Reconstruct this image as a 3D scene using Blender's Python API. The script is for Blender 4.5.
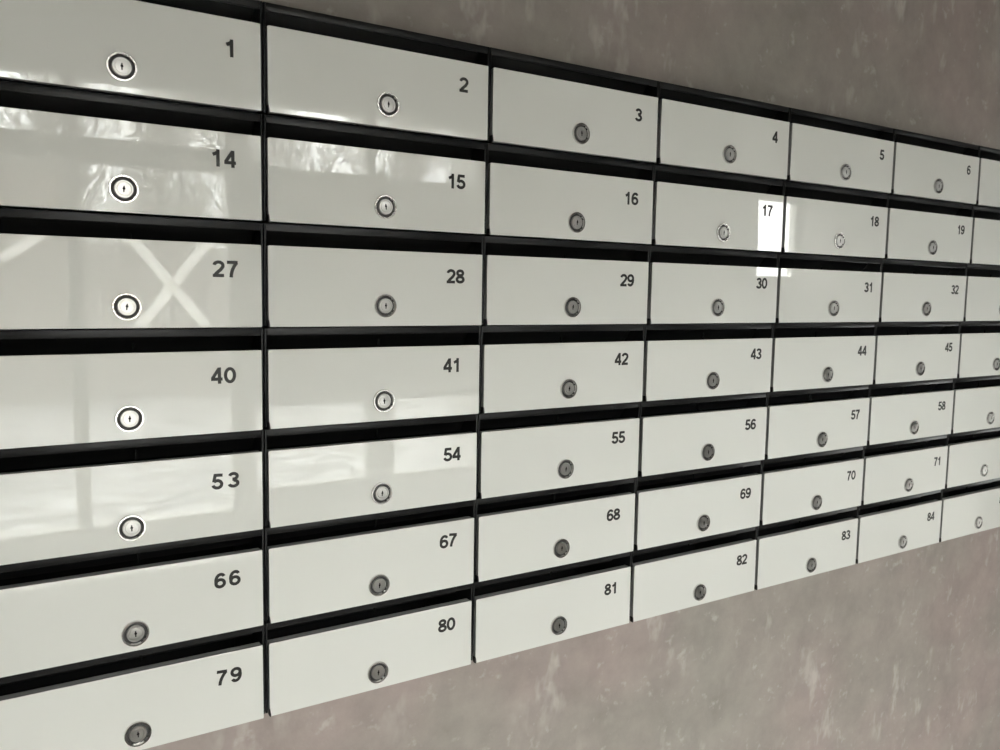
import bpy, bmesh, math, random
from mathutils import Vector, Matrix
from math import sin, cos, pi, radians

for o in list(bpy.data.objects):
    bpy.data.objects.remove(o)
scene = bpy.context.scene
COL = scene.collection

# ------------------------------------------------------------------ camera
cam_d = bpy.data.cameras.new('camera')
cam = bpy.data.objects.new('camera', cam_d)
COL.objects.link(cam)
cam_d.sensor_width = 36.0
cam_d.lens = 808.28 * 36.0 / 1000.0
cam_d.clip_start = 0.02
cam_d.clip_end = 300
CAM = Vector((0.02721, -0.76948, 1.5))
def rodrigues(w):
    w = Vector(w)
    return Matrix.Rotation(w.length, 3, w.normalized())
R0 = Matrix(((1, 0, 0), (0, 0, -1), (0, 1, 0)))
RW = rodrigues((0.13803, -0.55217, -0.00257)) @ R0          # world -> (right, down, forward)
right, down, fwd = Vector(RW[0]), Vector(RW[1]), Vector(RW[2])
m3 = Matrix((right, -down, -fwd)).transposed()
cam.matrix_world = Matrix.Translation(CAM) @ m3.to_4x4()
cam_d.dof.use_dof = True
cam_d.dof.focus_distance = 0.92
cam_d.dof.aperture_fstop = 16.0
scene.camera = cam

# ------------------------------------------------------------------ view, sky
scene.view_settings.view_transform = 'Standard'
scene.view_settings.look = 'None'
scene.view_settings.exposure = 0.0
scene.view_settings.gamma = 1.0
scene.view_settings.use_curve_mapping = False
scene.cycles.use_denoising = True
scene.cycles.max_bounces = 10
scene.cycles.diffuse_bounces = 6
scene.cycles.transparent_max_bounces = 12
scene.cycles.sample_clamp_indirect = 12.0

SKY = 52.5
world = bpy.data.worlds.new('overcast_sky')
scene.world = world
world.use_nodes = True
nt = world.node_tree
bg = nt.nodes['Background']
tc = nt.nodes.new('ShaderNodeTexCoord')
nz = nt.nodes.new('ShaderNodeTexNoise')
nz.inputs['Scale'].default_value = 2.0
nz.inputs['Detail'].default_value = 4.0
cr = nt.nodes.new('ShaderNodeValToRGB')
cr.color_ramp.elements[0].position = 0.3
cr.color_ramp.elements[0].color = (0.86, 0.87, 0.89, 1)
cr.color_ramp.elements[1].position = 0.7
cr.color_ramp.elements[1].color = (1.0, 0.99, 0.96, 1)
nt.links.new(tc.outputs['Generated'], nz.inputs['Vector'])
nt.links.new(nz.outputs['Fac'], cr.inputs['Fac'])
nt.links.new(cr.outputs['Color'], bg.inputs['Color'])
# overcast sky: the zenith is three times as bright as the horizon
sx = nt.nodes.new('ShaderNodeSeparateXYZ')
mr = nt.nodes.new('ShaderNodeMapRange')
mr.inputs['From Min'].default_value = 0.0
mr.inputs['From Max'].default_value = 1.0
mr.inputs['To Min'].default_value = SKY / 3
mr.inputs['To Max'].default_value = SKY
nt.links.new(tc.outputs['Generated'], sx.inputs['Vector'])
nt.links.new(sx.outputs['Z'], mr.inputs['Value'])
nt.links.new(mr.outputs['Result'], bg.inputs['Strength'])

# window openings of the entrance wall: (x0, x1, z0, z1), y of the frames
WY = -1.90
OPEN_W = (-0.26, 0.685, 0.79, 2.25)
OPEN_D = (0.685, 1.59, 0.0, 2.25)
OPEN_S = (3.06, 3.66, 1.63, 2.09)
OPEN_R = (-1.70, -0.35, 0.12, 0.80)            # y0, y1, z0, z1 of the added opening in the right-hand end wall
def portal(name, op, y, x=None):
    l = bpy.data.lights.new(name, 'AREA')
    l.shape = 'RECTANGLE'
    l.size = op[1] - op[0]
    l.size_y = op[3] - op[2]
    l.cycles.is_portal = True
    o = bpy.data.objects.new(name, l)
    o.location = ((op[0] + op[1]) / 2, y, (op[2] + op[3]) / 2)
    o.rotation_euler = (radians(90), 0, 0)                   # faces +y, into the room
    if x is not None:
        o.location = (x, (op[0] + op[1]) / 2, (op[2] + op[3]) / 2)
        o.rotation_euler = (radians(90), 0, radians(90))     # faces -x
    COL.objects.link(o)
portal('window_daylight', OPEN_W, -1.98)
portal('door_daylight', OPEN_D, -1.98)
portal('side_window_daylight', OPEN_S, -2.16)
portal('added_window_daylight', OPEN_R, 0, 5.33)  # daylight through the added, unseen end window

# ------------------------------------------------------------------ helpers
def tag(o, label=None, cat=None, group=None, kind=None):
    if label: o['label'] = label
    if cat: o['category'] = cat
    if group: o['group'] = group
    if kind: o['kind'] = kind
    return o

def empty(name, loc=(0, 0, 0), parent=None):
    o = bpy.data.objects.new(name, None)
    o.empty_display_size = 0.05
    COL.objects.link(o)
    o.location = loc
    if parent: o.parent = parent
    return o

def obj(name, bm, mat, parent=None, smooth=None):
    me = bpy.data.meshes.new(name)
    bmesh.ops.recalc_face_normals(bm, faces=bm.faces)
    bm.to_mesh(me)
    bm.free()
    me.materials.append(mat)
    if smooth is not None:
        for p in me.polygons: p.use_smooth = True
        me.set_sharp_from_angle(angle=radians(smooth))
    o = bpy.data.objects.new(name, me)
    COL.objects.link(o)
    if parent: o.parent = parent
    return o

def box(bm, x0, x1, y0, y1, z0, z1, bevel=0.0, seg=2):
    r = bmesh.ops.create_cube(bm, size=1.0)
    vs = r['verts']
    for v in vs:
        v.co = Vector((x0 + (v.co.x + .5) * (x1 - x0), y0 + (v.co.y + .5) * (y1 - y0), z0 + (v.co.z + .5) * (z1 - z0)))
    if bevel > 0:
        es = list({e for v in vs for e in v.link_edges})
        r2 = bmesh.ops.bevel(bm, geom=es, offset=bevel, segments=seg, profile=0.5, affect='EDGES', clamp_overlap=True)
        return list({v for f in r2['faces'] for v in f.verts})
    return vs

def bar(bm, a, b, w, d, up=(0, 1, 0)):
    """a rectangular bar from a to b, w wide in the plane, d deep along up"""
    a, b, up = Vector(a), Vector(b), Vector(up).normalized()
    t = (b - a).normalized()
    s = t.cross(up).normalized()
    vs = []
    for p in (a, b):
        for i, j in ((-1, -1), (1, -1), (1, 1), (-1, 1)):
            vs.append(bm.verts.new(p + s * (i * w / 2) + up * (j * d / 2)))
    for f in ((0, 1, 2, 3), (7, 6, 5, 4), (0, 4, 5, 1), (1, 5, 6, 2), (2, 6, 7, 3), (3, 7, 4, 0)):
        bm.faces.new([vs[i] for i in f])

def lathe(bm, prof, seg=48):
    """revolve (radius, height) about -y: height points out of the door"""
    rings = []
    for r, h in prof:
        if r < 1e-7:
            rings.append([bm.verts.new((0, -h, 0))])
        else:
            rings.append([bm.verts.new((r * cos(2 * pi * k / seg), -h, r * sin(2 * pi * k / seg))) for k in range(seg)])
    for a, b in zip(rings, rings[1:]):
        for k in range(seg):
            k2 = (k + 1) % seg
            if len(a) == 1 and len(b) == 1: continue
            if len(a) == 1: bm.faces.new((a[0], b[k], b[k2]))
            elif len(b) == 1: bm.faces.new((a[k], b[0], a[k2]))
            else: bm.faces.new((a[k], b[k], b[k2], a[k2]))

# ------------------------------------------------------------------ materials
def mat(name, color, rough=0.5, metal=0.0, spec=0.5, coat=0.0):
    m = bpy.data.materials.new(name)
    m.use_nodes = True
    b = m.node_tree.nodes['Principled BSDF']
    b.inputs['Base Color'].default_value = (*color, 1)
    b.inputs['Roughness'].default_value = rough
    b.inputs['Metallic'].default_value = metal
    b.inputs['Specular IOR Level'].default_value = spec
    b.inputs['Coat Weight'].default_value = coat
    return m

def N(m, t, **kw):
    n = m.node_tree.nodes.new(t)
    for k, v in kw.items():
        if k in n.inputs: n.inputs[k].default_value = v
        else: setattr(n, k, v)
    return n

def link(m, a, b): m.node_tree.links.new(a, b)

def ramp(m, fac, stops):
    n = N(m, 'ShaderNodeValToRGB')
    e = n.color_ramp.elements
    while len(e) < len(stops): e.new(0.5)
    for el, (p, c) in zip(e, stops):
        el.position = p
        el.color = (*c, 1) if len(c) == 3 else c
    link(m, fac, n.inputs['Fac'])
    return n

def coords(m, scale=(1, 1, 1), rot=(0, 0, 0)):
    g = N(m, 'ShaderNodeNewGeometry')
    mp = N(m, 'ShaderNodeMapping')
    mp.inputs['Scale'].default_value = scale
    mp.inputs['Rotation'].default_value = rot
    link(m, g.outputs['Position'], mp.inputs['Vector'])
    return mp.outputs['Vector']

def mixc(m, fac, a, b, mode='MIX'):
    n = N(m, 'ShaderNodeMix', data_type='RGBA', blend_type=mode)
    for s, v in ((0, fac), (6, a), (7, b)):
        if hasattr(v, 'is_output'): link(m, v, n.inputs[s])
        elif isinstance(v, (int, float)): n.inputs[s].default_value = v
        else: n.inputs[s].default_value = (*v, 1)
    return n.outputs[2]

def noise(m, vec, scale, detail=4, rough=0.55):
    n = N(m, 'ShaderNodeTexNoise', Scale=scale, Detail=detail, Roughness=rough)
    link(m, vec, n.inputs['Vector'])
    return n.outputs['Fac']

def bsdf(m): return m.node_tree.nodes['Principled BSDF']

# white back-painted glass of the doors
M_GLASS = mat('white_painted_glass', (0.74, 0.735, 0.685), rough=0.0, spec=0.5)
bsdf(M_GLASS).inputs['IOR'].default_value = 1.52
# black powder coat
M_BLACK = mat('black_powder_coat', (0.009, 0.0088, 0.009), rough=0.33, spec=0.27)
v = coords(M_BLACK)
bp = N(M_BLACK, 'ShaderNodeBump', Strength=0.08, Distance=0.0004)
link(M_BLACK, noise(M_BLACK, v, 900, 2), bp.inputs['Height'])
link(M_BLACK, bp.outputs['Normal'], bsdf(M_BLACK).inputs['Normal'])
M_INNER = mat('black_inner_steel', (0.008, 0.008, 0.008), rough=0.55, spec=0.3)
M_TRAY = mat('dark_grey_door_steel', (0.36, 0.355, 0.335), rough=0.42)
M_EDGE = mat('dark_glass_edge', (0.26, 0.26, 0.24), rough=0.3)
M_CHROME = mat('polished_chrome', (0.70, 0.69, 0.67), rough=0.17, metal=1.0)
M_STEEL = mat('brushed_lock_steel', (0.55, 0.54, 0.52), rough=0.30, metal=1.0)
M_GUN = mat('dark_lock_barrel', (0.060, 0.058, 0.056), rough=0.5, spec=0.3)
M_HOLE = mat('keyhole_dark', (0.005, 0.005, 0.005), rough=0.7, spec=0.1)
M_DIGIT = mat('black_number_vinyl', (0.022, 0.021, 0.018), rough=0.45, spec=0.35)
M_PLASTIC = mat('black_hinge_plastic', (0.010, 0.010, 0.010), rough=0.4)

# rough concrete plaster of the mailbox wall
M_CONC = mat('trowelled_concrete', (0.25, 0.23, 0.21), rough=0.85, spec=0.25)
v = coords(M_CONC)
vs_ = coords(M_CONC, scale=(1.7, 1.7, 0.8), rot=(0, 0.3, 0))
big = noise(M_CONC, v, 2.6, 3)
patch = ramp(M_CONC, big, [(0.38, (0.333, 0.303, 0.268)), (0.52, (0.343, 0.301, 0.270)), (0.66, (0.362, 0.299, 0.274))])
mid = ramp(M_CONC, noise(M_CONC, v, 14, 7, 0.68), [(0.28, (0.43, 0.43, 0.43)), (0.72, (0.58, 0.58, 0.58))])
c1 = mixc(M_CONC, 1.0, patch.outputs['Color'], mid.outputs['Color'], 'OVERLAY')
smear = ramp(M_CONC, noise(M_CONC, vs_, 17, 3, 0.55), [(0.58, (0, 0, 0)), (0.72, (1, 1, 1))])
area = ramp(M_CONC, noise(M_CONC, v, 5.0, 2), [(0.44, (0.0, 0.0, 0.0)), (0.60, (0.9, 0.9, 0.9))])
sm = mixc(M_CONC, 1.0, smear.outputs['Color'], area.outputs['Color'], 'MULTIPLY')
c2 = mixc(M_CONC, sm, c1, (0.52, 0.475, 0.44))
fleck = ramp(M_CONC, noise(M_CONC, v, 45, 3, 0.6), [(0.62, (0, 0, 0)), (0.74, (0.5, 0.5, 0.5))])
c3 = mixc(M_CONC, fleck.outputs['Color'], c2, (0.54, 0.50, 0.47))
link(M_CONC, c3, bsdf(M_CONC).inputs['Base Color'])
bp = N(M_CONC, 'ShaderNodeBump', Strength=0.25, Distance=0.004)
link(M_CONC, noise(M_CONC, v, 30, 6, 0.6), bp.inputs['Height'])
link(M_CONC, bp.outputs['Normal'], bsdf(M_CONC).inputs['Normal'])

def plain(name, col, var=0.06, scale=6, rough=0.8):
    m = mat(name, col, rough=rough, spec=0.3)
    v = coords(m)
    r = ramp(m, noise(m, v, scale, 5), [(0.3, tuple(c * (1 - var) for c in col)), (0.7, tuple(c * (1 + var) for c in col))])
    link(m, r.outputs['Color'], bsdf(m).inputs['Base Color'])
    return m
M_WALL = plain('painted_plaster', (0.28, 0.268, 0.25))
M_CEIL = plain('whitewashed_ceiling', (0.20, 0.195, 0.185))
M_FRAME = mat('white_window_profile', (0.62, 0.61, 0.57), rough=0.35)
M_SILL = mat('white_sill_board', (0.74, 0.73, 0.70), rough=0.4)
M_PANEL = mat('grey_door_panel', (0.50, 0.49, 0.46), rough=0.5)

M_FLOOR = mat('grey_floor_tiles', (0.42, 0.41, 0.39), rough=0.45)
v = coords(M_FLOOR)
bt = N(M_FLOOR, 'ShaderNodeTexBrick', Scale=1.0)
bt.offset = 0.0
bt.inputs['Brick Width'].default_value = 0.4
bt.inputs['Row Height'].default_value = 0.4
bt.inputs['Mortar Size'].default_value = 0.004
bt.inputs['Color1'].default_value = (0.82, 0.80, 0.77, 1)
bt.inputs['Color2'].default_value = (0.79, 0.77, 0.745, 1)
bt.inputs['Mortar'].default_value = (0.18, 0.17, 0.16, 1)
link(M_FLOOR, v, bt.inputs['Vector'])
link(M_FLOOR, bt.outputs['Color'], bsdf(M_FLOOR).inputs['Base Color'])

# clear window glass: lets light through, mirrors by Fresnel
M_PANE = bpy.data.materials.new('clear_window_glass')
M_PANE.use_nodes = True
nt = M_PANE.node_tree
nt.nodes.remove(nt.nodes['Principled BSDF'])
tr = nt.nodes.new('ShaderNodeBsdfTransparent'); tr.inputs['Color'].default_value = (0.95, 0.965, 0.955, 1)
gl = nt.nodes.new('ShaderNodeBsdfGlossy'); gl.inputs['Roughness'].default_value = 0.0
fr = nt.nodes.new('ShaderNodeFresnel')
gm = nt.nodes.new('ShaderNodeNewGeometry')
io = nt.nodes.new('ShaderNodeMapRange')                      # both faces of the thin pane mirror alike
io.inputs['To Min'].default_value = 1.5; io.inputs['To Max'].default_value = 1 / 1.5
nt.links.new(gm.outputs['Backfacing'], io.inputs['Value']); nt.links.new(io.outputs['Result'], fr.inputs['IOR'])
mx = nt.nodes.new('ShaderNodeMixShader')
nt.links.new(fr.outputs[0], mx.inputs[0]); nt.links.new(tr.outputs[0], mx.inputs[1]); nt.links.new(gl.outputs[0], mx.inputs[2])
nt.links.new(mx.outputs[0], nt.nodes['Material Output'].inputs['Surface'])

# white tape, light shines through it
M_TAPE = bpy.data.materials.new('white_paper_tape')
M_TAPE.use_nodes = True
nt = M_TAPE.node_tree
b = nt.nodes['Principled BSDF']
b.inputs['Base Color'].default_value = (0.85, 0.84, 0.80, 1); b.inputs['Roughness'].default_value = 0.7
tl = nt.nodes.new('ShaderNodeBsdfTranslucent'); tl.inputs['Color'].default_value = (0.90, 0.89, 0.86, 1)
mx = nt.nodes.new('ShaderNodeMixShader'); mx.inputs[0].default_value = 1.0
nt.links.new(b.outputs[0], mx.inputs[1]); nt.links.new(tl.outputs[0], mx.inputs[2])
nt.links.new(mx.outputs[0], nt.nodes['Material Output'].inputs['Surface'])

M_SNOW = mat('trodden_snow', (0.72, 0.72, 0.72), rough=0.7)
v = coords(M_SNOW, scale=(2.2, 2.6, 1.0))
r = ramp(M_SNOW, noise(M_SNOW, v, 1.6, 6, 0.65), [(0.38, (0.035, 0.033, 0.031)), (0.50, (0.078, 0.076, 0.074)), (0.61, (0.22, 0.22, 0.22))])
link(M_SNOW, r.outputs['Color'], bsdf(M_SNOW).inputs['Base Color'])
M_FENCE = plain('weathered_fence_boards', (0.085, 0.073, 0.064), 0.2, 3)
M_BARK = plain('grey_brown_bark', (0.085, 0.07, 0.058), 0.3, 8)
M_BRICK = mat('pale_brick', (0.30, 0.21, 0.17), rough=0.85)
bt = N(M_BRICK, 'ShaderNodeTexBrick', Scale=1.0)
bt.inputs['Brick Width'].default_value = 0.5
bt.inputs['Row Height'].default_value = 0.16
bt.inputs['Mortar Size'].default_value = 0.015
bt.inputs['Color1'].default_value = (0.32, 0.22, 0.18, 1)
bt.inputs['Color2'].default_value = (0.27, 0.19, 0.15, 1)
bt.inputs['Mortar'].default_value = (0.42, 0.38, 0.34, 1)
v = coords(M_BRICK, rot=(radians(90), 0, 0))
link(M_BRICK, v, bt.inputs['Vector'])
link(M_BRICK, bt.outputs['Color'], bsdf(M_BRICK).inputs['Base Color'])
M_DARKPANE = mat('dark_house_pane', (0.03, 0.035, 0.04), rough=0.1)
M_ROOF = mat('snowy_roof', (0.6, 0.6, 0.6), rough=0.8)

# ------------------------------------------------------------------ room shell
BANK_D = 0.12                                  # depth of the mailboxes
WX0, WX1, CEIL = -1.5, 5.2, 2.55
YB = BANK_D
def struct(name, bm, m): return tag(obj(name, bm, m), kind='structure')
bm = bmesh.new(); box(bm, WX0 - .2, WX1 + .2, YB, YB + .2, 0, CEIL); struct('wall_back', bm, M_CONC)
bm = bmesh.new(); box(bm, WX0 - .2, WX0, -2.15, YB, 0, CEIL); struct('wall_left', bm, M_WALL)
bm = bmesh.new()
box(bm, WX1, WX1 + .2, -2.15, OPEN_R[0], 0, CEIL); box(bm, WX1, WX1 + .2, OPEN_R[1], YB, 0, CEIL)
box(bm, WX1, WX1 + .2, OPEN_R[0], OPEN_R[1], 0, OPEN_R[2]); box(bm, WX1, WX1 + .2, OPEN_R[0], OPEN_R[1], OPEN_R[3], CEIL)
struct('wall_right', bm, M_WALL)
bm = bmesh.new(); box(bm, WX0 - .2, WX1 + .2, -2.15, YB + .2, -.12, 0); struct('floor', bm, M_FLOOR)
bm = bmesh.new(); box(bm, WX0 - .2, WX1 + .2, -2.15, YB + .2, CEIL, CEIL + .15); struct('ceiling', bm, M_CEIL)
bm = bmesh.new()
Y0, Y1 = -2.15, -1.86
box(bm, WX0, OPEN_W[0], Y0, Y1, 0, CEIL)
box(bm, OPEN_W[0], OPEN_W[1], Y0, Y1, 0, OPEN_W[2])
box(bm, OPEN_W[0], OPEN_D[1], Y0, Y1, OPEN_W[3], CEIL)
box(bm, OPEN_D[1], OPEN_S[0], Y0, Y1, 0, CEIL)
box(bm, OPEN_S[0], OPEN_S[1], Y0, Y1, 0, OPEN_S[2])
box(bm, OPEN_S[0], OPEN_S[1], Y0, Y1, OPEN_S[3], CEIL)
box(bm, OPEN_S[1], WX1, Y0, Y1, 0, CEIL)
struct('wall_front', bm, M_WALL)

# entrance window: three panes below a transom, three small ones above
FY0, FY1 = WY - .03, WY + .03
def pane(name, x0, x1, z0, z1, parent, y=WY):
    bm = bmesh.new(); box(bm, x0, x1, y - .003, y + .003, z0, z1)
    return obj(name, bm, M_PANE, parent)
w1 = empty('window_1', ((OPEN_W[0] + OPEN_W[1]) / 2, WY, OPEN_W[2])); tag(w1, kind='structure')
def wobj(name, bm, m, root):
    o = obj(name, bm, m, root)
    o.matrix_parent_inverse = Matrix.Translation(-root.location)
    return o
bm = bmesh.new()
xs = [(-0.215, 0.195), (0.236, 0.645)]
T0, T1, ZB, ZT = 1.905, 1.975, 0.832, 2.140
box(bm, OPEN_W[0], -0.215, FY0, FY1, OPEN_W[2], OPEN_W[3], .003)
box(bm, 0.195, 0.236, FY0, FY1, ZB, ZT, .003)
box(bm, 0.645, OPEN_W[1], FY0, FY1, OPEN_W[2], OPEN_W[3], .003)
box(bm, -0.216, 0.646, FY0 + .002, FY1 - .002, OPEN_W[2], ZB, .003)
box(bm, -0.216, 0.646, FY0 + .002, FY1 - .002, ZT, OPEN_W[3], .003)
box(bm, -0.216, 0.646, FY0 + .002, FY1 - .002, T0, T1, .003)
wobj('window_frame', bm, M_FRAME, w1)
for (a, b_) in xs:
    for z0, z1 in ((ZB, T0), (T1, ZT)):
        p = pane('pane', a, b_, z0, z1, w1)
        p.matrix_parent_inverse = Matrix.Translation(-w1.location)
bm = bmesh.new(); box(bm, OPEN_W[0] - .04, OPEN_W[1], -1.868, -1.68, .70, .725, .005)
wobj('window_sill', bm, M_SILL, w1)

# double entrance door beside it, glass at the top and low down
d1 = empty('door_1', ((OPEN_D[0] + OPEN_D[1]) / 2, WY, 0)); tag(d1, kind='structure')
bm = bmesh.new()
box(bm, OPEN_D[0], 0.722, FY0, FY1, 0, OPEN_D[3], .003)
box(bm, 1.545, OPEN_D[1], FY0, FY1, 0, OPEN_D[3], .003)
box(bm, 0.721, 1.546, FY0 + .002, FY1 - .002, ZT, OPEN_D[3], .003)
box(bm, 0.721, 1.546, FY0 + .002, FY1 - .002, 1.865, 1.94, .003)
box(bm, 1.112, 1.147, FY0, FY1, 1.94, ZT, .003)
wobj('door_frame', bm, M_FRAME, d1)
for a, b_ in ((0.725, 1.159), (1.163, 1.542)):
    bm = bmesh.new()
    box(bm, a, b_, FY0 + .005, FY1 - .005, 1.16, 1.861, .002)
    box(bm, a, b_, FY0 + .005, FY1 - .005, 0.01, 0.89, .002)
    sa = .0 if a < 1 else .05
    sb = .05 if a < 1 else .0
    if sa: box(bm, a, a + sa, FY0 + .005, FY1 - .005, .89, 1.16)
    if sb: box(bm, b_ - sb, b_, FY0 + .005, FY1 - .005, .89, 1.16)
    leaf = wobj('door_leaf', bm, M_PANEL, d1)
    pane('leaf_pane', a + sa, b_ - sb, .89, 1.16, leaf)
for a, b_ in ((0.722, 1.112), (1.147, 1.545)):
    p = pane('pane', a, b_, 1.94, ZT, d1)
    p.matrix_parent_inverse = Matrix.Translation(-d1.location)

# small deep-set window further along
w2 = empty('window_2', (3.39, -2.12, OPEN_S[2])); tag(w2, kind='structure')
bm = bmesh.new()
a0, a1, c0, c1_ = OPEN_S
for q in ((a0, a0 + .035, c0, c1_), (a1 - .035, a1, c0, c1_), (a0, a1, c0, c0 + .035), (a0, a1, c1_ - .035, c1_)):
    box(bm, q[0], q[1], -2.145, -2.10, q[2], q[3], .003)
wobj('window_frame', bm, M_FRAME, w2)
p = pane('pane', a0 + .035, a1 - .035, c0 + .035, c1_ - .035, w2, -2.122)
p.matrix_parent_inverse = Matrix.Translation(-w2.location)

# unseen window added low in the end wall to brighten the right-hand columns
w3 = empty('added_window_3', (WX1 + .1, -1.0, OPEN_R[2])); tag(w3, kind='structure')
bm = bmesh.new()
a0, a1, c0, c1_ = OPEN_R
for q in ((a0, a0 + .05, c0, c1_), (a1 - .05, a1, c0, c1_), (a0, a1, c0, c0 + .05), (a0, a1, c1_ - .05, c1_), ((a0 + a1) / 2 - .025, (a0 + a1) / 2 + .025, c0, c1_)):
    box(bm, WX1 + .07, WX1 + .12, q[0], q[1], q[2], q[3], .003)
wobj('window_frame', bm, M_FRAME, w3)
for y0, y1 in ((a0 + .05, (a0 + a1) / 2 - .025), ((a0 + a1) / 2 + .025, a1 - .05)):
    bm = bmesh.new(); box(bm, WX1 + .092, WX1 + .098, y0, y1, c0 + .05, c1_ - .05)
    wobj('pane', bm, M_PANE, w3)

# tape crosses on the outside of the glass
def cross(cx, cz, label):
    bm = bmesh.new()
    y = WY - .0042
    h = .155
    bar(bm, (cx - .120, y, cz + h), (cx + .120, y, cz - h), .031, .0008)
    bar(bm, (cx - .116, y - .0009, cz - h), (cx + .124, y - .0009, cz + h), .031, .0008)
    o = obj('tape_cross', bm, M_TAPE)
    return tag(o, label, 'tape')
cross(0.480, 1.555, 'white tape cross on the window pane mirrored in mailbox 27 beside its lock')
bm = bmesh.new()
bar(bm, (0.035, WY - .0042, 1.618), (0.135, WY - .0042, 1.700), .030, .0008)
tag(obj('tape_strip', bm, M_TAPE), 'short slanting white tape strip on the window pane, mirrored top left in mailbox 27', 'tape')

# ------------------------------------------------------------------ outside
rng = random.Random(7)
bm = bmesh.new()
nx, ny = 90, 100
def sn(x, y):
    return .03 * sin(x * 2.1 + .6 * y) + .035 * sin(y * 3.3 + 1.4 * sin(x * .8)) + .02 * sin(x * 4.7 - y * 2.2)
vg = []
for j in range(ny + 1):
    t = j / ny * 2 - .6
    y = -2.5 - (38 * t ** 1.6 if t > 0 else -22 * (-t / .6) ** 1.2)
    vg.append([bm.verts.new((-18 + 58 * i / nx, y, -.17 + (sn(-18 + 58 * i / nx, y) * (1.5 if -11 < y < -2.6 else 1.0)))) for i in range(nx + 1)])
for j in range(ny):
    for i in range(nx):
        bm.faces.new((vg[j][i], vg[j][i + 1], vg[j + 1][i + 1], vg[j + 1][i]))
tag(obj('snow_ground', bm, M_SNOW, smooth=60), kind='structure')

fence = empty('board_fence', (2, -17.6, -.2))
tag(fence, 'weathered board fence behind the snow, mirrored in mailboxes 27 and 40', 'fence')
bm = bmesh.new()
x = -12.0
while x < 14:
    w = .15
    box(bm, x, x + w, -17.62, -17.59, -.2, 3.05 + rng.uniform(-.03, .03))
    x += w + .012
o = wobj('board_panel', bm, M_FENCE, fence)
bm = bmesh.new()
for z in (.5, 2.2): box(bm, -12, 14, -17.68, -17.62, z, z + .1)
wobj('rail', bm, M_FENCE, fence)

def tree_mesh(seed, h):
    r = random.Random(seed)
    bm = bmesh.new()
    def limb(p, d, L, rad, lev):
        n = 4 if lev < 2 else 2
        prev = None
        pts = [p]
        for k in range(n):
            d = (d + Vector((r.uniform(-.16, .16), r.uniform(-.16, .16), r.uniform(-.05, .16)))).normalized()
            p = p + d * (L / n)
            pts.append(p)
        for k, q in enumerate(pts):
            rr = rad * (1 - .65 * k / n)
            t = (pts[min(k + 1, n)] - pts[max(k - 1, 0)]).normalized()
            s = t.cross(Vector((.31, .2, .93)) if abs(t.z) < .9 else Vector((1, 0, 0))).normalized()
            u = t.cross(s)
            m = 6 if lev == 0 else 3
            ring = [bm.verts.new(q + (s * cos(2 * pi * i / m) + u * sin(2 * pi * i / m)) * rr) for i in range(m)]
            if prev:
                for i in range(m): bm.faces.new((prev[i], prev[(i + 1) % m], ring[(i + 1) % m], ring[i]))
            prev = ring
        if lev >= 4: return
        kids = (34, 7, 5, 3)[lev]
        for i in range(kids):
            f = (.14 if lev == 0 else .2) + (.86 if lev == 0 else .8) * (i + r.random()) / kids
            idx = min(int(f * n), n - 1)
            q = pts[idx].lerp(pts[idx + 1], f * n - idx)
            a = r.uniform(0, 2 * pi)
            side = Vector((cos(a), sin(a), r.uniform(.3, .9)))
            nd = (d * .7 + side).normalized()
            limb(q, nd, L * (r.uniform(.23, .29) if lev == 0 else r.uniform(.45, .62)), max(rad * (.26 if lev == 0 else .55), .0055), lev + 1)
    limb(Vector((0, 0, 0)), Vector((0, 0, 1)), h, h * .014, 0)
    me = bpy.data.meshes.new('bare_tree')
    bm.to_mesh(me); bm.free()
    me.materials.append(M_BARK)
    return me
tm = [tree_mesh(s, h) for s, h in ((3, 6.4), (5, 6.1), (11, 6.6))]
spots = [(-6.5 + 4.1 * i + (2.05 if j % 2 else 0) + rng.uniform(-.15, .15), -21 - 4.2 * j + rng.uniform(-.15, .15)) for j in range(3) for i in range(5 + j)]
spots += [(4.6 + 4.6 * i + rng.uniform(-.2, .2), -33.6 + rng.uniform(-.3, .3)) for i in range(5)]
for i, (x, y) in enumerate(spots):
    o = bpy.data.objects.new('bare_tree', tm[i % 3]); COL.objects.link(o)
    o.location = (x, y, -.2)
    o.rotation_euler = (0, 0, rng.uniform(0, 6.28))
    s = rng.uniform(.95, 1.05); o.scale = (s, s, s * (rng.uniform(1.04, 1.26) + max(0, x - 6) * .012 + (.3 if y < -32 else 0)))
    tag(o, 'bare leafless tree behind the board fence, mirrored in the upper left mailboxes', 'tree', 'bare trees beyond the fence')

hb = empty('brick_house', (-3.7, -40, -.3))
tag(hb, 'pale brick house behind the bare trees, mirrored at the left of mailbox 14', 'house')
bm = bmesh.new(); box(bm, -10, 2.6, -43, -37, -.3, 7.8); wobj('house_wall', bm, M_BRICK, hb)
bm = bmesh.new()
box(bm, -10.4, 3.0, -43.4, -36.6, 7.8, 8.1)
wobj('roof', bm, M_ROOF, hb)
for k in range(4):
    bm = bmesh.new(); xw = -8.6 + 3 * k
    for q in ((xw, xw + .1, 2.4, 4), (xw + 1.2, xw + 1.3, 2.4, 4), (xw, xw + 1.3, 2.4, 2.5), (xw, xw + 1.3, 3.9, 4)):
        box(bm, q[0], q[1], -37.03, -36.97, q[2], q[3])
    f = wobj('house_window', bm, M_FRAME, hb)
    bm = bmesh.new(); box(bm, xw + .1, xw + 1.2, -37.015, -37.002, 2.5, 3.9)
    obj('pane', bm, M_DARKPANE, f)

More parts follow.
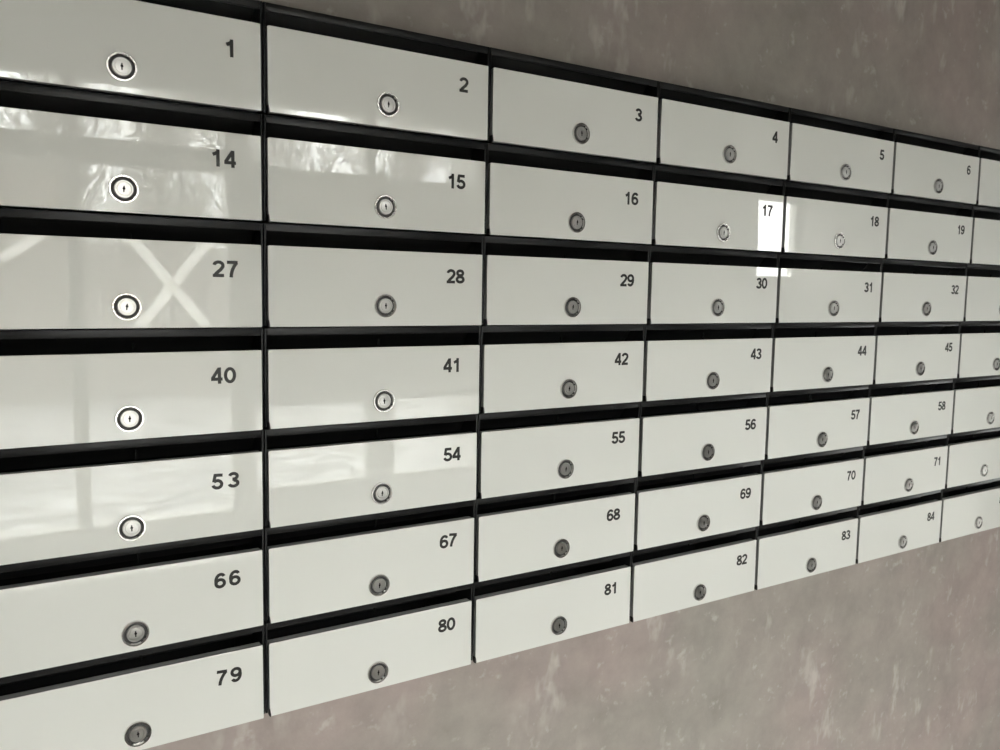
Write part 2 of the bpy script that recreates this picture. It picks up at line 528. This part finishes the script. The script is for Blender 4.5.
# ------------------------------------------------------------------ digits
def arc(cx, cy, rx, ry, a0, a1, n=18):
    return [(cx + rx * cos(radians(a0 + (a1 - a0) * k / n)), cy + ry * sin(radians(a0 + (a1 - a0) * k / n))) for k in range(n + 1)]
SW = 0.198                                      # stroke, in digit heights
h2 = SW / 2
def ell(cx, cy, rx, ry): return arc(cx, cy, rx, ry, 90, 450, 40)
DIG = {
    '0': [ell(.34, .5, .245, .5 - h2)],
    '1': [[(.40, 0), (.40, 1)], [(.44, .90), (.31, .775), (.13, .685)]],
    '2': [arc(.335, .695, .235, .305 - h2, 172, -22, 22) + [(.46, .47), (.19, .21), (.135, .09)], [(.02, h2), (.62, h2)]],
    '3': [arc(.325, .725, .215, .275 - h2, 165, -85, 22), [(.27, .545), (.36, .545)], arc(.325, .285, .245, .285 - h2, 88, -168, 24)],
    '4': [[(.475, 0), (.475, 1)], [(.455, .93), (.085, .315)], [(.02, .285), (.64, .285)]],
    '5': [[(.60, 1 - h2), (.145, 1 - h2)], [(.20, .97), (.125, .465)], arc(.325, .33, .245, .33 - h2, 142, -165, 26)],
    '6': [ell(.345, .33, .235, .33 - h2), arc(.375, .49, .27, .51 - h2, 205, 90, 16) + arc(.385, .70, .19, .30 - h2, 90, 18, 8)],
    '7': [[(.04, 1 - h2), (.62, 1 - h2)], [(.575, .89), (.44, .70), (.33, .45), (.27, .20), (.255, 0)]],
    '8': [ell(.34, .735, .205, .265 - h2), ell(.34, .285, .240, .285 - h2)],
    '9': None,
}
DIG['9'] = [[(.68 - x, 1 - y) for x, y in s] for s in DIG['6']]
def strip(bm, pts, w, h, ox, oz, ht):
    pts = [Vector((a * h + ox, b * h + oz)) for a, b in pts]
    closed = (pts[0] - pts[-1]).length < 1e-6
    L, Rr = [], []
    n = len(pts)
    for i, p in enumerate(pts):
        if closed: a, b = pts[(i - 1) % (n - 1)], pts[(i + 1) % (n - 1)]
        else: a, b = pts[max(i - 1, 0)], pts[min(i + 1, n - 1)]
        t = (b - a).normalized()
        nn = Vector((-t.y, t.x))
        k = 1.0
        if 0 < i < n - 1:
            t1 = (pts[i] - pts[i - 1]).normalized()
            k = 1 / max(.6, nn.dot(Vector((-t1.y, t1.x))))
        L.append(p + nn * (w * h / 2 * k)); Rr.append(p - nn * (w * h / 2 * k))
    f = lambda q, y: bm.verts.new((q.x, y, q.y))
    for i in range(n - 1):
        a, b, c, d = f(L[i], -ht), f(L[i + 1], -ht), f(Rr[i + 1], -ht), f(Rr[i], -ht)
        e, g, k_, l = f(L[i], 0), f(L[i + 1], 0), f(Rr[i + 1], 0), f(Rr[i], 0)
        for q in ((a, b, c, d), (a, e, g, b), (d, c, k_, l), (a, d, l, e), (b, g, k_, c)): bm.faces.new(q)

def number_bm(text, h, adv, tilt=()):
    """digits side by side, centred on the origin, standing on the door face"""
    bm = bmesh.new()
    n = len(text)
    tot = adv * (n - 1) + .68 * h
    for i, ch in enumerate(text):
        b2 = bmesh.new()
        for k, s in enumerate(DIG[ch]):
            strip(b2, [((a - .34) * 1.09 + .34, b_) for a, b_ in s], SW, h, -.34 * h, -.5 * h, .00018 + .00002 * k)
        dz = 0
        if i < len(tilt): 
            ang, dz = tilt[i]
            bmesh.ops.rotate(b2, verts=b2.verts, cent=(0, 0, 0), matrix=Matrix.Rotation(radians(ang), 3, 'Y'))
        bmesh.ops.translate(b2, verts=b2.verts, vec=(-tot / 2 + .34 * h + adv * i, 0, dz))
        tmp = bpy.data.meshes.new('tmp'); b2.to_mesh(tmp); b2.free()
        bm.from_mesh(tmp); bpy.data.meshes.remove(tmp)
    return bm

# ------------------------------------------------------------------ mailboxes
W, H, DH, TILT = 0.24, 0.09885, 0.07673, 0.00289
SLOT = H - DH
GAPX = 0.0031                                   # door edge to cell edge
ZTOP = 1.5 + 0.21113                            # top edge of the first row's doors
DT = 0.0115                                     # door thickness
GT = 0.0032                                     # glass
ang = math.atan2(TILT, DH)                      # the foot of each door stands proud
DROT = Matrix.Rotation(-ang, 4, 'X')

# housing: sheet metal box, open in front; origin at the top left of the door, on the door plane
def housing_bm():
    bm = bmesh.new()
    yf, yb = .0030, BANK_D
    zt, zb = SLOT - .0016, -DH + .0010
    t = .0023
    box(bm, .0004, .0004 + t, yf, yb, zb, zt, .0007)
    box(bm, W - .0004 - t, W - .0004, yf, yb, zb, zt, .0007)
    box(bm, .0026, W - .0026, yf + .0006, yb, zt - .0012, zt, .0004)            # top panel
    box(bm, .0026, W - .0026, yf + .0006, yf + .0022, zt - .0072, zt, .0006)    # its turned-down lip
    box(bm, .0026, W - .0026, .014, yb, zb, zb + .0012)                         # bottom panel
    box(bm, .0026, W - .0026, yb - .0012, yb, zb, zt)                           # back
    box(bm, .0026, .010, .013, .0145, zb, -.004)                                 # door stop flanges
    box(bm, W - .010, W - .0026, .013, .0145, zb, -.004)
    return bm
def flap_bm():
    bm = bmesh.new()
    vs = box(bm, .0032, W - .0032, -.0006, .0006, -.030, 0, .0003)
    bmesh.ops.rotate(bm, verts=bm.verts, cent=(0, 0, 0), matrix=Matrix.Rotation(radians(38), 3, 'X'))
    bmesh.ops.translate(bm, verts=bm.verts, vec=(0, .022, SLOT - .004))
    return bm
def clip_bm():
    bm = bmesh.new()
    box(bm, W / 2 + .007, W / 2 + .0095, .027, .029, -.004, .0055, .0006)
    return bm
def door_bm():
    bm = bmesh.new()
    box(bm, GAPX + .0005, W - GAPX - .0005, GT, DT, -DH + .0006, -.0004, .0008)
    return bm
def glass_bm():
    bm = bmesh.new()
    x0, x1 = GAPX, W - GAPX
    # front outline: the foot of the left edge is cut for the hinge, the head of it is rounded
    pts = [(x0, -.0016), (x0 + .0005, -.0005), (x0 + .0016, 0), (x1 - .0006, 0), (x1, -.0006), (x1, -DH + .0006), (x1 - .0006, -DH),
           (x0 + .0014, -DH), (x0 + .0014, -DH + .0030), (x0 + .0003, -DH + .0075), (x0, -DH + .0085)]
    f = [bm.verts.new((a, 0, c)) for a, c in pts]
    g = [bm.verts.new((a, GT, c)) for a, c in pts]
    bm.faces.new(f); bm.faces.new(g[::-1])
    for i in range(len(pts)):
        k = (i + 1) % len(pts)
        bm.faces.new((f[i], g[i], g[k], f[k]))
    for fc in bm.faces:
        if len(fc.verts) == 4: fc.material_index = 1                 # ground edges of the pane
    front = [e for e in bm.edges if abs(e.verts[0].co.y) < 1e-6 and abs(e.verts[1].co.y) < 1e-6]
    bmesh.ops.bevel(bm, geom=front, offset=.00035, segments=2, profile=.5, affect='EDGES', clamp_overlap=True)
    return bm
def hinge_bm():
    bm = bmesh.new()
    box(bm, .0032, .0044, .0008, .0068, -DH - .0008, -DH + .0066, .0004)
    return bm
RL = .0118
def lock_bm():
    bm = bmesh.new()
    lathe(bm, [(RL, -.0002), (RL, .0022), (RL - .0002, .0026), (RL - .0014, .0026), (RL - .0017, .0020),
               (.0096, .0006), (.0094, .0004), (.0074, .0004), (0, .0004)], 56)
    for f in bm.faces:
        if max(math.hypot(v.co.x, v.co.z) for v in f.verts) < .0101: f.material_index = 1
    return bm
def plug_bm():
    bm = bmesh.new()
    lathe(bm, [(.0076, .0003), (.0076, .0020), (.0072, .0025), (.0062, .0025), (.0058, .0021), (.0053, .0021), (.0050, .0025), (.0030, .0026), (0, .0026)], 48)
    return bm
def keyhole_bm():
    bm = bmesh.new()
    h = .00275
    ring = [bm.verts.new((.0012 * cos(2 * pi * k / 16), -h, .0012 * sin(2 * pi * k / 16) + .0004)) for k in range(16)]
    bm.faces.new(ring)
    box(bm, -.00055, .00055, -h - .00002, .0005, -.0028, .0028)
    return bm

M_GLASSOBJ = {}
proto = {}
def build_proto():
    root = empty('mailbox')
    proto['root'] = root
    hs = obj('housing', housing_bm(), M_BLACK, root, 35)
    fl = obj('slot_flap', flap_bm(), M_INNER, root, 35)
    cl = obj('flap_clip', clip_bm(), M_HOLE, fl, 35)
    dr = obj('door', door_bm(), M_TRAY, root, 35)
    dr.matrix_local = DROT
    gp = obj('glass_panel', glass_bm(), M_GLASS, dr)
    gp.data.materials.append(M_EDGE)
    hg = obj('hinge', hinge_bm(), M_PLASTIC, dr, 35)
    lk = obj('lock', lock_bm(), M_CHROME, root, 40)
    lk.data.materials.append(M_GUN)
    lk.matrix_local = DROT @ Matrix.Translation((W / 2, 0, -.0560))
    pl = obj('lock_plug', plug_bm(), M_STEEL, lk, 40)
    kh = obj('keyhole', keyhole_bm(), M_HOLE, lk)
    return root
def copy_tree(o, parent=None):
    c = o.copy(); COL.objects.link(c); c.parent = parent
    for ch in o.children: copy_tree(ch, c)
    return c

NUMH = .0152
ADV = {14: .0118, 53: .0148, 66: .0138, 79: .0138, 27: .0124, 40: .0118}
TILTS = {53: ((3, 0), (0, .0002)), 66: ((0, -.0003), (-2, .0002)), 79: ((4, 0), (-2, 0)), 67: ((0, -.0004), (5, .0002))}
CENTRE = {1: (210.2, 26.1), 2: (207.5, 23.6), 3: (206.5, 24.2), 4: (209, 22.9), 5: (208, 22.5), 6: (206.5, 23.2),
          14: (203.3, 23.4), 15: (201.7, 23.7), 16: (202.3, 23.7), 17: (204.7, 22.1), 18: (205.0, 22.5), 19: (202.5, 22.4),
          27: (204.2, 23.2), 28: (203.8, 24.2), 29: (202.8, 23.2), 30: (204.6, 22.1), 31: (206, 23.6), 32: (204.1, 23.4),
          40: (201.3, 22.8), 41: (202.7, 21.3), 42: (200.8, 21.5), 43: (204.3, 21.4), 44: (204.6, 22.7), 45: (204.2, 22.4),
          53: (202.3, 24.8), 54: (205.7, 21.6), 55: (202.7, 22.1), 56: (203.8, 23.0), 57: (202.6, 24.5), 58: (202.2, 25),
          66: (203.0, 23.5), 67: (203.7, 21.7), 68: (201.4, 23.5), 69: (204.4, 24.5), 70: (206.5, 24), 71: (207.5, 24.5),
          79: (203.6, 24.0), 80: (204.6, 22.1), 81: (204.3, 23.7), 82: (207.5, 25.0), 83: (207.5, 23.7), 84: (205.4, 24.8)}
# lock centres (mm from the door's top left corner), as fitted by hand on each door
LOCKS = [[(121.0, 56.1), (121.4, 55.2), (120.4, 55.9), (121.7, 54.8), (122.0, 56.0), (119.5, 56.5), (120.5, 56.0)],
         [(120.1, 57.2), (120.3, 55.7), (119.8, 57.2), (120.3, 56.4), (122.0, 55.8), (121.1, 55.4), (120.5, 56.0)],
         [(120.1, 58.2), (122.0, 56.1), (119.4, 56.4), (119.6, 55.8), (122.0, 56.0), (121.5, 55.8), (120.5, 56.0)],
         [(120.0, 57.8), (121.9, 55.7), (119.5, 54.6), (119.8, 55.3), (121.8, 56.4), (121.8, 56.0), (120.7, 56.3)],
         [(119.3, 58.5), (121.3, 55.3), (120.2, 53.8), (120.1, 54.8), (122.0, 57.2), (122.0, 56.6), (121.3, 57.0)],
         [(120.3, 59.7), (119.8, 57.4), (119.6, 54.2), (120.9, 55.8), (122.4, 57.1), (123.2, 56.8), (120.9, 56.3)],
         [(120.2, 59.2), (120.1, 57.5), (121.3, 55.1), (123.0, 57.6), (122.8, 58.4), (123.0, 58.0), (122.0, 57.2)]]
first = build_proto()
boxes = [first] + [copy_tree(first) for _ in range(48)]
for r in range(7):
    for c in range(7):
        n = 1 + 13 * r + c
        root = boxes[7 * r + c]
        root.location = (W * c, 0, ZTOP - H * r)
        door = [k for k in root.children if k.name.startswith('door')][0]
        lock = [k for k in root.children if k.name.startswith('lock')][0]
        rg = random.Random(n * 17)
        lock.matrix_local = DROT @ Matrix.Translation((LOCKS[r][c][0] / 1000, 0, -LOCKS[r][c][1] / 1000)) @ Matrix.Rotation(radians(rg.uniform(-7, 7)), 4, 'Y')
        cx, cz = CENTRE.get(n, (204, 23.3))
        adv = ADV.get(n, .0110)
        proto_n = number_bm(str(n), NUMH, adv, TILTS.get(n, ()))
        num = obj('number', proto_n, M_DIGIT, None)
        num.parent = door
        num.matrix_local = Matrix.Translation((cx / 1000, -.00002, -cz / 1000))
        if c < 6:
            if r == 0: lab = f'white glass-fronted mailbox numbered {n}, in the top row on the concrete wall'
            elif r == 6: lab = f'white glass-fronted mailbox numbered {n}, in the bottom row, directly below number {n - 13}'
            else: lab = f'white glass-fronted mailbox numbered {n}, directly below number {n - 13} and above number {n + 13}'
        else:
            lab = f'white glass-fronted mailbox beside number {n - 1}, cut off by the right edge of the photo'
        tag(root, lab, 'mailbox', 'mailboxes on the concrete wall')
